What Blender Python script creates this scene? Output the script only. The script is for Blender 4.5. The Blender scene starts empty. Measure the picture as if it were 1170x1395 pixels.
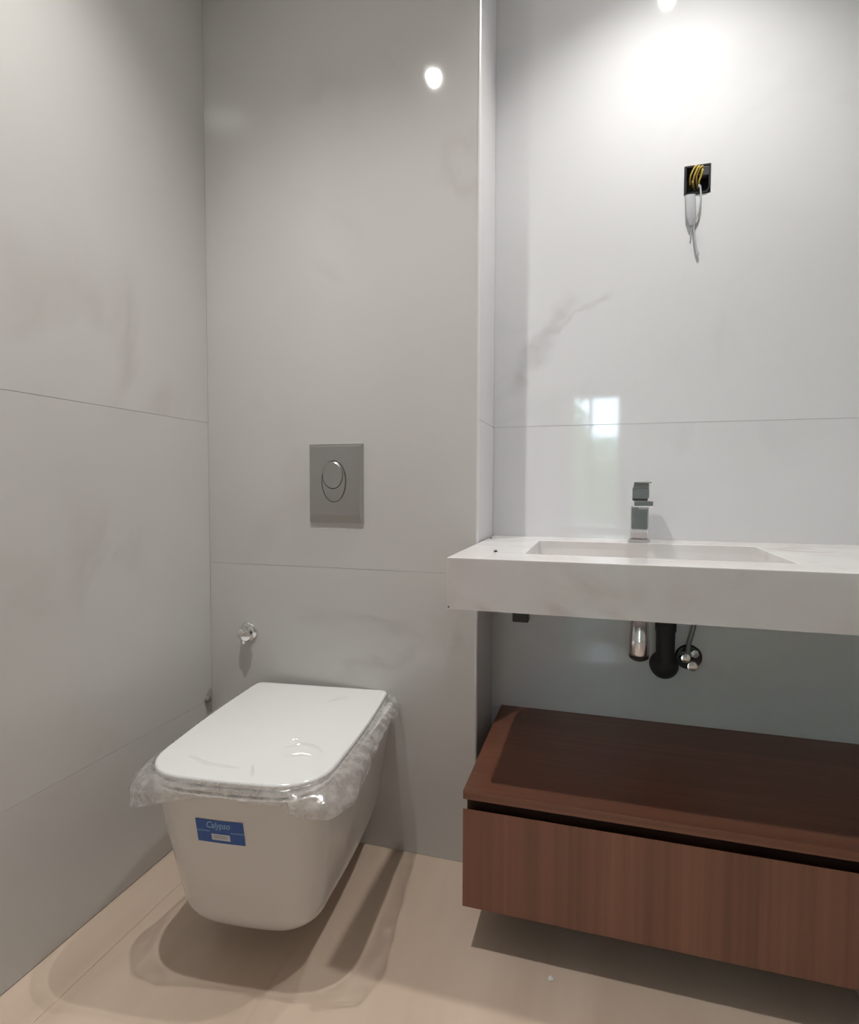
import bpy, bmesh, math, random
from mathutils import Vector, Matrix, noise

random.seed(7)
scene = bpy.context.scene
COL = scene.collection
PI = math.pi

# ------------------------------------------------------------------ camera
FOCAL_PX, W_PX, H_PX = 781.8, 1170, 1395
cam_data = bpy.data.cameras.new('camera')
cam_data.sensor_fit = 'HORIZONTAL'
cam_data.sensor_width = 36.0
cam_data.lens = FOCAL_PX / W_PX * 36.0
cam_data.clip_start = 0.02
cam = bpy.data.objects.new('camera', cam_data)
COL.objects.link(cam)
YAW, PITCH, ROLL = 0.28668, -0.044615, 0.00286
cam.matrix_world = (Matrix.Translation((0, 0, 1.0)) @ Matrix.Rotation(YAW, 4, 'Z')
                    @ Matrix.Rotation(PI / 2 + PITCH, 4, 'X') @ Matrix.Rotation(ROLL, 4, 'Z'))
scene.camera = cam

# ------------------------------------------------------------------ sky / exposure
world = bpy.data.worlds.new('sky')
scene.world = world
world.use_nodes = True
bg = world.node_tree.nodes['Background']
bg.inputs['Color'].default_value = (0.66, 0.83, 1.0, 1)
bg.inputs['Strength'].default_value = 22.0
vs = scene.view_settings
vs.view_transform = 'Standard'
vs.look = 'None'
vs.gamma = 1.0
vs.use_curve_mapping = False
vs.exposure = 0.0

CEIL = 2.590
LAMPS = [(-0.637, 0.694, 59.0, 560.0), (0.188, 1.266, 50.0, 310.0)]     # x, y, watts, lens glow
LAMP_COL = (1.0, 0.98, 0.945)

# ------------------------------------------------------------------ dimensions
XL, XR = -1.109, 0.92            # side walls
YB, YR = 1.449, 1.665            # wall behind the toilet / wall behind the basin
XC = -0.297                      # corner where the wall steps back
YF = -0.35                       # wall with the doorway, behind the camera
FAR = -5.0

# ------------------------------------------------------------------ material helpers
def new_mat(name):
    m = bpy.data.materials.new(name)
    m.use_nodes = True
    return m, m.node_tree.nodes, m.node_tree.links, m.node_tree.nodes['Principled BSDF']

def plain(name, col, rough=0.5, metal=0.0, coat=0.0, spec=None):
    m, n, l, b = new_mat(name)
    b.inputs['Base Color'].default_value = (*col, 1)
    b.inputs['Roughness'].default_value = rough
    b.inputs['Metallic'].default_value = metal
    b.inputs['Coat Weight'].default_value = coat
    if spec is not None:
        b.inputs['Specular IOR Level'].default_value = spec
    # faint unevenness so that nothing is a dead flat colour
    g = n.new('ShaderNodeNewGeometry')
    t = n.new('ShaderNodeTexNoise'); t.inputs['Scale'].default_value = 14
    r = n.new('ShaderNodeMapRange')
    r.inputs['To Min'].default_value = max(rough - 0.03, 0.0)
    r.inputs['To Max'].default_value = rough + 0.03
    l.new(g.outputs['Position'], t.inputs['Vector'])
    l.new(t.outputs['Fac'], r.inputs['Value'])
    l.new(r.outputs['Result'], b.inputs['Roughness'])
    return m

def marble(name, base, vein, cloud, rough, vein_amt=0.5, scale=1.0, spec=0.5, per_tile=True, cut=0.035, stretch=None):
    m, n, l, b = new_mat(name)
    g = n.new('ShaderNodeNewGeometry')
    off = n.new('ShaderNodeVectorMath'); off.operation = 'ADD'
    if stretch:
        st = n.new('ShaderNodeMapping'); st.inputs['Scale'].default_value = stretch
        l.new(g.outputs['Position'], st.inputs['Vector']); l.new(st.outputs[0], off.inputs[0])
    else:
        l.new(g.outputs['Position'], off.inputs[0])
    if per_tile:
        oi = n.new('ShaderNodeObjectInfo')
        mul = n.new('ShaderNodeMath'); mul.operation = 'MULTIPLY'; mul.inputs[1].default_value = 17.0
        l.new(oi.outputs['Random'], mul.inputs[0])
        l.new(mul.outputs[0], off.inputs[1])
    warp = n.new('ShaderNodeTexNoise'); warp.inputs['Scale'].default_value = 1.6 * scale
    warp.inputs['Detail'].default_value = 6
    l.new(off.outputs[0], warp.inputs['Vector'])
    vm = n.new('ShaderNodeTexNoise'); vm.inputs['Scale'].default_value = 1.1 * scale
    vm.inputs['Detail'].default_value = 5; vm.inputs['Distortion'].default_value = 0.9
    l.new(off.outputs[0], vm.inputs['Vector'])
    sub = n.new('ShaderNodeMath'); sub.operation = 'SUBTRACT'; sub.inputs[1].default_value = 0.5
    l.new(vm.outputs['Fac'], sub.inputs[0])
    ab = n.new('ShaderNodeMath'); ab.operation = 'ABSOLUTE'
    l.new(sub.outputs[0], ab.inputs[0])
    rg = n.new('ShaderNodeMapRange')
    rg.inputs['From Min'].default_value = 0.0; rg.inputs['From Max'].default_value = cut
    rg.inputs['To Min'].default_value = 1.0; rg.inputs['To Max'].default_value = 0.0
    l.new(ab.outputs[0], rg.inputs['Value'])
    fade = n.new('ShaderNodeTexNoise'); fade.inputs['Scale'].default_value = 2.3 * scale
    l.new(off.outputs[0], fade.inputs['Vector'])
    fr = n.new('ShaderNodeMapRange')
    fr.inputs['From Min'].default_value = 0.5; fr.inputs['From Max'].default_value = 0.68
    fr.inputs['To Max'].default_value = vein_amt
    l.new(fade.outputs['Fac'], fr.inputs['Value'])
    vf = n.new('ShaderNodeMath'); vf.operation = 'MULTIPLY'
    l.new(rg.outputs[0], vf.inputs[0]); l.new(fr.outputs[0], vf.inputs[1])
    mix1 = n.new('ShaderNodeMix'); mix1.data_type = 'RGBA'
    mix1.inputs['A'].default_value = (*base, 1); mix1.inputs['B'].default_value = (*cloud, 1)
    cr = n.new('ShaderNodeMapRange')
    cr.inputs['From Min'].default_value = 0.35; cr.inputs['From Max'].default_value = 0.7
    l.new(warp.outputs['Fac'], cr.inputs['Value'])
    l.new(cr.outputs[0], mix1.inputs['Factor'])
    mix2 = n.new('ShaderNodeMix'); mix2.data_type = 'RGBA'
    l.new(mix1.outputs['Result'], mix2.inputs['A']); mix2.inputs['B'].default_value = (*vein, 1)
    l.new(vf.outputs[0], mix2.inputs['Factor'])
    l.new(mix2.outputs['Result'], b.inputs['Base Color'])
    b.inputs['Roughness'].default_value = rough
    b.inputs['Specular IOR Level'].default_value = spec
    return m

def add_vein(m, x, z, dx, dz, length, width, strength, col):
    """one wandering vein of the stone running from (x, z) along (dx, dz) on a wall that faces the room."""
    n, l = m.node_tree.nodes, m.node_tree.links
    b = n['Principled BSDF']
    src = b.inputs['Base Color'].links[0].from_socket
    g = n.new('ShaderNodeNewGeometry')
    t = n.new('ShaderNodeTexNoise'); t.inputs['Scale'].default_value = 9.0; t.inputs['Detail'].default_value = 6
    l.new(g.outputs['Position'], t.inputs['Vector'])
    sp = n.new('ShaderNodeSeparateXYZ'); l.new(g.outputs['Position'], sp.inputs[0])
    def mth(op, a, c):
        k = n.new('ShaderNodeMath'); k.operation = op
        for i, v in enumerate((a, c)):
            if isinstance(v, (int, float)):
                k.inputs[i].default_value = v
            else:
                l.new(v, k.inputs[i])
        return k.outputs[0]
    ln = math.hypot(dx, dz); dx /= ln; dz /= ln
    X = mth('SUBTRACT', sp.outputs['X'], x); Z = mth('SUBTRACT', sp.outputs['Z'], z)
    along = mth('ADD', mth('MULTIPLY', X, dx), mth('MULTIPLY', Z, dz))
    across = mth('SUBTRACT', mth('MULTIPLY', X, dz), mth('MULTIPLY', Z, dx))
    across = mth('ADD', across, mth('MULTIPLY', mth('SUBTRACT', t.outputs['Fac'], 0.5), 0.16))
    core = n.new('ShaderNodeMapRange'); core.interpolation_type = 'SMOOTHSTEP'
    core.inputs['From Min'].default_value = width; core.inputs['From Max'].default_value = 0.0
    l.new(mth('ABSOLUTE', across, 0), core.inputs['Value'])
    ends = n.new('ShaderNodeMapRange'); ends.interpolation_type = 'SMOOTHSTEP'
    ends.inputs['From Min'].default_value = length * 0.5; ends.inputs['From Max'].default_value = length * 0.30
    l.new(mth('ABSOLUTE', mth('SUBTRACT', along, length * 0.5), 0), ends.inputs['Value'])
    fine = n.new('ShaderNodeTexNoise'); fine.inputs['Scale'].default_value = 26; fine.inputs['Detail'].default_value = 4
    l.new(g.outputs['Position'], fine.inputs['Vector'])
    fac = mth('MULTIPLY', mth('MULTIPLY', core.outputs[0], ends.outputs[0]), mth('MULTIPLY', fine.outputs['Fac'], strength * 1.6))
    mx = n.new('ShaderNodeMix'); mx.data_type = 'RGBA'
    l.new(fac, mx.inputs['Factor']); l.new(src, mx.inputs['A']); mx.inputs['B'].default_value = (*col, 1)
    l.new(mx.outputs['Result'], b.inputs['Base Color'])

def wood(name, dark, light, along, rough=0.42):
    m, n, l, b = new_mat(name)
    g = n.new('ShaderNodeNewGeometry')
    mp = n.new('ShaderNodeMapping')
    sc = [75.0, 75.0, 75.0]; sc['XYZ'.index(along)] = 0.9
    mp.inputs['Scale'].default_value = sc
    l.new(g.outputs['Position'], mp.inputs['Vector'])
    t = n.new('ShaderNodeTexNoise'); t.inputs['Scale'].default_value = 1.0
    t.inputs['Detail'].default_value = 6; t.inputs['Roughness'].default_value = 0.62
    l.new(mp.outputs[0], t.inputs['Vector'])
    mp2 = n.new('ShaderNodeMapping')
    sc2 = [13.0, 13.0, 13.0]; sc2['XYZ'.index(along)] = 0.4
    mp2.inputs['Scale'].default_value = sc2
    l.new(g.outputs['Position'], mp2.inputs['Vector'])
    t2 = n.new('ShaderNodeTexNoise'); t2.inputs['Scale'].default_value = 1.0
    t2.inputs['Detail'].default_value = 2
    l.new(mp2.outputs[0], t2.inputs['Vector'])
    add = n.new('ShaderNodeMath'); add.operation = 'ADD'
    l.new(t.outputs['Fac'], add.inputs[0]); l.new(t2.outputs['Fac'], add.inputs[1])
    r = n.new('ShaderNodeMapRange')
    r.inputs['From Min'].default_value = 0.62; r.inputs['From Max'].default_value = 1.38
    l.new(add.outputs[0], r.inputs['Value'])
    mx = n.new('ShaderNodeMix'); mx.data_type = 'RGBA'
    mx.inputs['A'].default_value = (*dark, 1); mx.inputs['B'].default_value = (*light, 1)
    l.new(r.outputs[0], mx.inputs['Factor'])
    l.new(mx.outputs['Result'], b.inputs['Base Color'])
    b.inputs['Roughness'].default_value = rough
    bp = n.new('ShaderNodeBump'); bp.inputs['Strength'].default_value = 0.12
    bp.inputs['Distance'].default_value = 0.0008
    l.new(t.outputs['Fac'], bp.inputs['Height']); l.new(bp.outputs[0], b.inputs['Normal'])
    return m

def film_material(name, lo, hi):
    m, n, l, b = new_mat(name)
    n.remove(b)
    out = n['Material Output']
    tr = n.new('ShaderNodeBsdfTransparent'); tr.inputs['Color'].default_value = (1, 1, 1, 1)
    gl = n.new('ShaderNodeBsdfGlossy'); gl.inputs['Roughness'].default_value = 0.16
    df = n.new('ShaderNodeBsdfDiffuse'); df.inputs['Color'].default_value = (0.94, 0.94, 0.94, 1)
    tl = n.new('ShaderNodeBsdfTranslucent'); tl.inputs['Color'].default_value = (0.94, 0.94, 0.94, 1)
    body = n.new('ShaderNodeMixShader'); body.inputs[0].default_value = 0.5
    l.new(df.outputs[0], body.inputs[1]); l.new(tl.outputs[0], body.inputs[2])
    g = n.new('ShaderNodeNewGeometry')
    t = n.new('ShaderNodeTexNoise'); t.inputs['Scale'].default_value = 38; t.inputs['Detail'].default_value = 4
    l.new(g.outputs['Position'], t.inputs['Vector'])
    r = n.new('ShaderNodeMapRange')
    r.inputs['From Min'].default_value = 0.35; r.inputs['From Max'].default_value = 0.7
    r.inputs['To Min'].default_value = lo; r.inputs['To Max'].default_value = hi
    l.new(t.outputs['Fac'], r.inputs['Value'])
    m1 = n.new('ShaderNodeMixShader')
    l.new(r.outputs[0], m1.inputs[0]); l.new(tr.outputs[0], m1.inputs[1]); l.new(body.outputs[0], m1.inputs[2])
    lw = n.new('ShaderNodeLayerWeight')
    pw = n.new('ShaderNodeMath'); pw.operation = 'POWER'; pw.inputs[1].default_value = 4.0
    l.new(lw.outputs['Facing'], pw.inputs[0])
    fz = n.new('ShaderNodeMapRange'); fz.inputs['To Min'].default_value = 0.06; fz.inputs['To Max'].default_value = 0.55
    l.new(pw.outputs[0], fz.inputs['Value'])
    bp = n.new('ShaderNodeBump'); bp.inputs['Strength'].default_value = 0.2; bp.inputs['Distance'].default_value = 0.004
    l.new(t.outputs['Fac'], bp.inputs['Height']); l.new(bp.outputs[0], gl.inputs['Normal'])
    m2 = n.new('ShaderNodeMixShader')
    l.new(fz.outputs[0], m2.inputs[0]); l.new(m1.outputs[0], m2.inputs[1]); l.new(gl.outputs[0], m2.inputs[2])
    l.new(m2.outputs[0], out.inputs['Surface'])
    return m

def emitter(name, col, strength):
    m, n, l, b = new_mat(name)
    b.inputs['Base Color'].default_value = (*col, 1)
    b.inputs['Emission Color'].default_value = (*col, 1)
    b.inputs['Emission Strength'].default_value = strength
    return m

def glass_material():
    m, n, l, b = new_mat('window_glass')
    n.remove(b)
    out = n['Material Output']
    tr = n.new('ShaderNodeBsdfTransparent'); gl = n.new('ShaderNodeBsdfGlossy')
    gl.inputs['Roughness'].default_value = 0.02
    fz = n.new('ShaderNodeFresnel'); fz.inputs['IOR'].default_value = 1.45
    mx = n.new('ShaderNodeMixShader')
    l.new(fz.outputs[0], mx.inputs[0]); l.new(tr.outputs[0], mx.inputs[1]); l.new(gl.outputs[0], mx.inputs[2])
    l.new(mx.outputs[0], out.inputs['Surface'])
    return m

M = {}
M['tile'] = marble('polished_grey_marble_tile', (0.60, 0.59, 0.572), (0.40, 0.36, 0.35), (0.565, 0.553, 0.538), 0.055, 0.35)
M['tile_satin'] = marble('satin_grey_marble_tile', (0.60, 0.59, 0.572), (0.40, 0.36, 0.35), (0.565, 0.553, 0.538), 0.24, 0.35)
M['tile_lit'] = marble('polished_white_marble_tile_lit', (0.742, 0.745, 0.760), (0.54, 0.55, 0.56), (0.706, 0.708, 0.722), 0.045, 0.22)  # same marble as the other walls, stronger lamplight lightened into its colour
add_vein(M['tile_lit'], -0.265, 1.25, 0.185, 0.29, 0.36, 0.045, 0.45, (0.46, 0.45, 0.45))
add_vein(M['tile_lit'], -0.165, 1.41, 0.19, 0.115, 0.24, 0.020, 0.35, (0.46, 0.45, 0.45))
M['floor_tile'] = marble('beige_floor_tile', (0.765, 0.615, 0.495), (0.60, 0.46, 0.36), (0.67, 0.525, 0.415), 0.20, 0.4, 1.0, stretch=(5.0, 0.8, 1.0))
M['counter'] = marble('white_marble_counter', (0.78, 0.772, 0.77), (0.56, 0.47, 0.44), (0.68, 0.63, 0.615), 0.20, 0.6, 2.6, per_tile=False, cut=0.05)
M['grout'] = plain('grey_grout', (0.50, 0.49, 0.47), 0.9)
M['floor_grout'] = plain('beige_grout', (0.52, 0.41, 0.32), 0.9)
M['plaster'] = plain('white_plaster', (0.74, 0.73, 0.71), 0.85)
M['trim'] = plain('white_satin_edge_trim', (0.80, 0.80, 0.79), 0.20, 0.25)
M['wood_v'] = wood('walnut_vertical_grain', (0.142, 0.056, 0.035), (0.272, 0.115, 0.070), 'Z')
M['wood_x'] = wood('walnut_long_grain', (0.135, 0.050, 0.029), (0.245, 0.098, 0.056), 'X', 0.36)
M['wood_shade'] = plain('walnut_recess_shade', (0.045, 0.018, 0.012), 0.5)  # walnut darkened in its colour as the shade of the drawer gap
M['ceramic'] = plain('white_glazed_ceramic', (0.70, 0.685, 0.665), 0.10, coat=0.3)
M['seat'] = plain('white_seat_plastic', (0.80, 0.80, 0.795), 0.16)
M['gap'] = plain('dark_gap_shade', (0.10, 0.095, 0.09), 0.7)  # flat dark colour standing in for shade in narrow gaps
M['chrome'] = plain('polished_chrome', (0.82, 0.82, 0.83), 0.055, 1.0)
M['chrome_soft'] = plain('brushed_chrome', (0.80, 0.80, 0.82), 0.17, 1.0)
M['satin'] = plain('satin_chrome', (0.47, 0.467, 0.465), 0.30, 1.0)
M['dark_groove'] = plain('shadowed_groove', (0.06, 0.06, 0.06), 0.6)
M['black'] = plain('black_plastic', (0.018, 0.019, 0.021), 0.38)
M['black_soft'] = plain('black_rubber', (0.03, 0.03, 0.032), 0.6)
M['hose'] = plain('braided_grey_hose', (0.30, 0.30, 0.31), 0.4, 0.7)
M['yellow'] = plain('yellow_wire', (0.66, 0.50, 0.12), 0.45)
M['whitewire'] = plain('white_cable_sheath', (0.40, 0.41, 0.43), 0.45)
M['copper'] = plain('bare_copper', (0.80, 0.52, 0.36), 0.3, 1.0)
M['label_blue'] = plain('blue_label', (0.010, 0.085, 0.36), 0.35)
M['label_white'] = plain('white_print', (0.62, 0.66, 0.74), 0.4)
M['label_light'] = plain('pale_blue_print', (0.26, 0.46, 0.72), 0.4)
M['label_line'] = plain('grey_print', (0.32, 0.34, 0.38), 0.4)
M['speck'] = plain('dark_grit', (0.05, 0.045, 0.045), 0.9)
M['scrap'] = plain('white_scrap', (0.82, 0.80, 0.76), 0.8)
M['spot'] = plain('brown_grey_spot', (0.26, 0.22, 0.21), 0.6)
M['film'] = film_material('clear_plastic_film', 0.20, 0.58)
M['film_clear'] = film_material('taut_clear_film', 0.0, 0.05)
M['glass'] = glass_material()
M['leaf'] = plain('green_leaf', (0.16, 0.30, 0.09), 0.5)
M['bark'] = plain('brown_bark', (0.12, 0.08, 0.05), 0.9)
M['ground'] = plain('outdoor_ground', (0.30, 0.29, 0.26), 0.9)

# ------------------------------------------------------------------ mesh helpers
def bm_box(x0, x1, y0, y1, z0, z1, bevel=0.0, seg=2, bm=None):
    own = bmesh.new()
    vs_ = [own.verts.new((x, y, z)) for x in (x0, x1) for y in (y0, y1) for z in (z0, z1)]
    for f in ((0, 1, 3, 2), (4, 6, 7, 5), (0, 4, 5, 1), (2, 3, 7, 6), (0, 2, 6, 4), (1, 5, 7, 3)):
        own.faces.new([vs_[i] for i in f])
    if bevel > 0:
        bmesh.ops.bevel(own, geom=list(own.edges), offset=bevel, segments=seg, affect='EDGES', profile=0.5)
    if bm is None:
        return own
    me = bpy.data.meshes.new('tmp'); own.to_mesh(me); own.free()
    bm.from_mesh(me); bpy.data.meshes.remove(me)
    return bm

def bm_lathe(profile, centre, axis, n=32, bm=None):
    """profile: list of (radius, distance along axis)."""
    bm = bm or bmesh.new()
    ax = Vector(axis).normalized()
    a = ax.orthogonal().normalized(); b = ax.cross(a)
    c = Vector(centre)
    rings = []
    for r, h in profile:
        if r < 1e-6:
            rings.append([bm.verts.new(c + ax * h)])
        else:
            rings.append([bm.verts.new(c + ax * h + (a * math.cos(2 * PI * k / n) + b * math.sin(2 * PI * k / n)) * r) for k in range(n)])
    for p, q in zip(rings, rings[1:]):
        for k in range(n):
            k2 = (k + 1) % n
            if len(p) == 1 and len(q) == 1:
                continue
            if len(p) == 1:
                bm.faces.new((p[0], q[k], q[k2]))
            elif len(q) == 1:
                bm.faces.new((p[k], q[0], p[k2]))
            else:
                bm.faces.new((p[k], q[k], q[k2], p[k2]))
    return bm

def bm_tube(points, radius, n=10, bm=None):
    bm = bm or bmesh.new()
    pts = [Vector(p) for p in points]
    rad = radius if isinstance(radius, (list, tuple)) else [radius] * len(pts)
    rings = []
    prev = None
    for i, p in enumerate(pts):
        t = (pts[min(i + 1, len(pts) - 1)] - pts[max(i - 1, 0)]).normalized()
        if prev is None:
            a = t.orthogonal().normalized()
        else:
            a = (prev - t * prev.dot(t)).normalized()
        prev = a
        b = t.cross(a)
        rings.append([bm.verts.new(p + (a * math.cos(2 * PI * k / n) + b * math.sin(2 * PI * k / n)) * rad[i]) for k in range(n)])
    for p, q in zip(rings, rings[1:]):
        for k in range(n):
            bm.faces.new((p[k], q[k], q[(k + 1) % n], p[(k + 1) % n]))
    bm.faces.new(list(reversed(rings[0]))); bm.faces.new(rings[-1])
    return bm

def smooth_path(pts, steps=8):
    pts = [Vector(p) for p in pts]
    P = [pts[0]] + pts + [pts[-1]]
    out = []
    for i in range(1, len(P) - 2):
        p0, p1, p2, p3 = P[i - 1:i + 3]
        for s in range(steps):
            t = s / steps
            out.append(0.5 * ((2 * p1) + (p2 - p0) * t + (2 * p0 - 5 * p1 + 4 * p2 - p3) * t * t + (3 * p1 - p0 - 3 * p2 + p3) * t ** 3))
    out.append(pts[-1])
    return out

def obj(name, bm, mat, parent=None, smooth=False, recalc=True):
    """link bm (world coordinates) as one mesh object; origin at its base or relative to parent."""
    if recalc:
        bmesh.ops.recalc_face_normals(bm, faces=list(bm.faces))
    xs = [v.co for v in bm.verts]
    lo = Vector((min(v.x for v in xs), min(v.y for v in xs), min(v.z for v in xs)))
    hi = Vector((max(v.x for v in xs), max(v.y for v in xs), max(v.z for v in xs)))
    org = Vector(((lo.x + hi.x) / 2, (lo.y + hi.y) / 2, lo.z))
    bmesh.ops.translate(bm, verts=list(bm.verts), vec=-org)
    me = bpy.data.meshes.new(name)
    bm.to_mesh(me); bm.free()
    me.materials.append(mat)
    if smooth:
        for p in me.polygons:
            p.use_smooth = True
        try:
            me.set_sharp_from_angle(angle=math.radians(38))
        except Exception:
            pass
    o = bpy.data.objects.new(name, me)
    COL.objects.link(o)
    o.location = org
    if parent is not None:
        o.parent = parent
        w = Vector(parent.location)
        if parent.parent:
            w += Vector(parent.parent.location)
        o.location = org - w
    return o

def tag(o, label, cat, group=None):
    o['label'] = label; o['category'] = cat
    if group:
        o['group'] = group
    return o

def thing(name, label, cat, loc, group=None):
    o = bpy.data.objects.new(name, None)
    COL.objects.link(o)
    o.location = loc
    o.empty_display_size = 0.05
    return tag(o, label, cat, group)

def struct(name, bm, mat, label, smooth=False):
    o = obj(name, bm, mat, smooth=smooth)
    o['kind'] = 'structure'
    o['label'] = label
    o['category'] = name.split('_')[0]
    return o

def panel_y(x0, x1, z0, z1, y0, y1, hole=None, bevel=0.0):
    """slab facing -Y, thickness y0..y1, with an optional rectangular hole (hx0,hx1,hz0,hz1)."""
    if hole is None:
        return bm_box(x0, x1, y0, y1, z0, z1, bevel)
    hx0, hx1, hz0, hz1 = hole
    bm = bmesh.new()
    xs = [x0, hx0, hx1, x1]; zs = [z0, hz0, hz1, z1]
    F = [[bm.verts.new((x, y0, z)) for z in zs] for x in xs]
    B = [[bm.verts.new((x, y1, z)) for z in zs] for x in xs]
    for i in range(3):
        for j in range(3):
            if i == 1 and j == 1:
                continue
            bm.faces.new((F[i][j], F[i + 1][j], F[i + 1][j + 1], F[i][j + 1]))
            bm.faces.new((B[i][j], B[i][j + 1], B[i + 1][j + 1], B[i + 1][j]))
    def wall(a, b):
        bm.faces.new((F[a[0]][a[1]], F[b[0]][b[1]], B[b[0]][b[1]], B[a[0]][a[1]]))
    for i in range(3):
        wall((i, 0), (i + 1, 0)); wall((i, 3), (i + 1, 3))
        wall((0, i), (0, i + 1)); wall((3, i), (3, i + 1))
    wall((1, 1), (2, 1)); wall((1, 2), (2, 2)); wall((1, 1), (1, 2)); wall((2, 1), (2, 2))
    return bm

# ------------------------------------------------------------------ room shell
T = 0.10      # wall thickness
J = 0.0010    # joint width
R = 0.010     # tile thickness
S = 0.0012    # how far the grout lies behind the tile face
HOLE = (0.2015, 0.2655, 1.7625, 1.8375)

# floor: screed + tiles
floor = struct('floor', bm_box(XL - T, XR + T, FAR - 0.3, YR + T, -0.12, -S), M['floor_grout'], 'beige tiled floor of the bathroom')
xs = [XL, -0.995, 0.505, XR]
ys = [FAR, -3.60, -2.20, -0.80, 0.60, YR]
for i in range(3):
    for j in range(5):
        y1 = ys[j + 1] - J / 2
        obj('tile', bm_box(xs[i] + J / 2, xs[i + 1] - J / 2, ys[j] + J / 2, y1, -R, 0.0, 0.0006, 1), M['floor_tile'], floor)

ceiling = struct('ceiling', bm_box(XL - T, XR + T, YF - 0.02, YR + T, CEIL, CEIL + 0.1), M['plaster'], 'plain white plaster ceiling')

# left wall
wl = struct('wall_left', bm_box(XL - T, XL - S, YF, YB + 0.30, 0.0, CEIL), M['grout'], 'grey marble tiled wall beside the toilet')
zz = [0.0, 0.360, 1.185, CEIL]
yy = [YF, -0.10, YB]
for a, b in zip(zz, zz[1:]):
    for c, d in zip(yy, yy[1:]):
        obj('tile', bm_box(XL - R, XL, c + J / 2, d, a + J / 2, b - J / 2, 0.0004, 1), M['tile_satin'], wl)

# boxed-out wall behind the toilet
wb = struct('wall_back', bm_box(XL - S, XC - R, YB + S, YR + T, 0.0, CEIL), M['grout'], 'grey marble tiled wall behind the toilet')
zz = [0.0, 0.772, CEIL]
for a, b in zip(zz, zz[1:]):
    obj('tile', bm_box(XL + 0.0005, XC - 0.006, YB, YB + R, a + J / 2, b - J / 2, 0.0004, 1), M['tile'], wb)
# return of the boxed-out wall (faces +X)
wr = struct('wall_return', bm_box(XC - R, XC - S, YB + 0.012, YR + T, 0.0, CEIL), M['grout'], 'narrow tiled return where the wall steps back')
zz = [0.0, 1.172, CEIL]
for a, b in zip(zz, zz[1:]):
    obj('tile', bm_box(XC - R + 0.001, XC, YB + 0.006, YR - 0.0001, a + J / 2, b - J / 2, 0.0005, 1), M['tile_lit'], wr)
# rounded corner profile
prof = [(XC - 0.006, YB - 0.0006)] + [(XC - 0.006 + 0.0066 * math.sin(t), YB + 0.006 - 0.0066 * math.cos(t)) for t in [PI / 2 * k / 6 for k in range(7)]] + [(XC - 0.003, YB + 0.006), (XC - 0.006, YB + 0.003)]
bm = bmesh.new()
lo_ = [bm.verts.new((x, y, 0.0)) for x, y in prof]; hi_ = [bm.verts.new((x, y, CEIL)) for x, y in prof]
for k in range(len(prof)):
    k2 = (k + 1) % len(prof)
    bm.faces.new((lo_[k], lo_[k2], hi_[k2], hi_[k]))
bm.faces.new(lo_); bm.faces.new(list(reversed(hi_)))
struct('trim_1', bm, M['trim'], 'rounded white edge profile on the wall corner', smooth=True)

# wall behind the basin
wv = struct('wall_basin', panel_y(XC - S, XR + T, 0.0, CEIL, YR + S, YR + T, HOLE), M['grout'], 'white marble tiled wall behind the basin, colour lightened for lamplight')
zz = [0.0, 0.348, 1.172, CEIL]
for a, b in zip(zz, zz[1:]):
    hole = HOLE if a < HOLE[2] < b else None
    obj('tile', panel_y(XC + 0.0001, XR, a + J / 2, b - J / 2, YR, YR + R, hole, 0.0006), M['tile_lit'], wv)

# right wall and front wall (out of frame, seen only in reflections and from other positions)
wt = struct('wall_right', bm_box(XR + S, XR + T, YF, YR + S, 0.0, CEIL), M['grout'], 'white marble tiled wall at the far end of the vanity')
zz = [0.0, 0.348, 1.172, CEIL]
for a, b in zip(zz, zz[1:]):
    obj('tile', bm_box(XR, XR + R, YF, YR - 0.0005, a + J / 2, b - J / 2, 0.0006, 1), M['tile'], wt)
DX0, DX1, DZ = -0.16, 0.64, 2.20
wf = bm_box(XL - T, DX0, YF - T, YF, 0, CEIL)
bm_box(DX1, XR + T, YF - T, YF, 0, CEIL, bm=wf)
bm_box(DX0, DX1, YF - T, YF, DZ, CEIL, bm=wf)
struct('wall_front', wf, M['plaster'], 'plain wall with the open doorway')
for k, (x0, x1, z0, z1) in enumerate(((DX0 - 0.05, DX0, 0, DZ + 0.05), (DX1, DX1 + 0.05, 0, DZ + 0.05), (DX0, DX1, DZ, DZ + 0.05))):
    struct('trim_%d' % (k + 2), bm_box(x0, x1, YF, YF + 0.012, z0, z1, 0.002), M['plaster'], 'white frame around the doorway')

# passage behind the doorway, with the daylight window at its end
struct('wall_passage_left', bm_box(XL - T, XL, FAR, YF - T, 0, CEIL), M['plaster'], 'plain wall of the passage')
struct('wall_passage_right', bm_box(XR, XR + T, FAR, YF - T, 0, CEIL), M['plaster'], 'plain wall of the passage')
struct('ceiling_passage', bm_box(XL - T, XR + T, FAR - T, YF - 0.02, CEIL, CEIL + 0.1), M['plaster'], 'plain ceiling of the passage')
WX0, WX1, WZ0, WZ1 = -0.85, 0.29, 0.25, 2.28
wfar = panel_y(XL - T, XR + T, 0, CEIL, FAR - T, FAR, (WX0, WX1, WZ0, WZ1))
struct('wall_far', wfar, M['plaster'], 'end wall of the passage with the window')
win = bm_box(WX0, WX0 + 0.05, FAR - 0.07, FAR - 0.03, WZ0, WZ1)
bm_box(WX1 - 0.05, WX1, FAR - 0.07, FAR - 0.03, WZ0, WZ1, bm=win)
bm_box(WX0 + 0.05, WX1 - 0.05, FAR - 0.07, FAR - 0.03, WZ0, WZ0 + 0.05, bm=win)
bm_box(WX0 + 0.05, WX1 - 0.05, FAR - 0.07, FAR - 0.03, WZ1 - 0.05, WZ1, bm=win)
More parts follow.
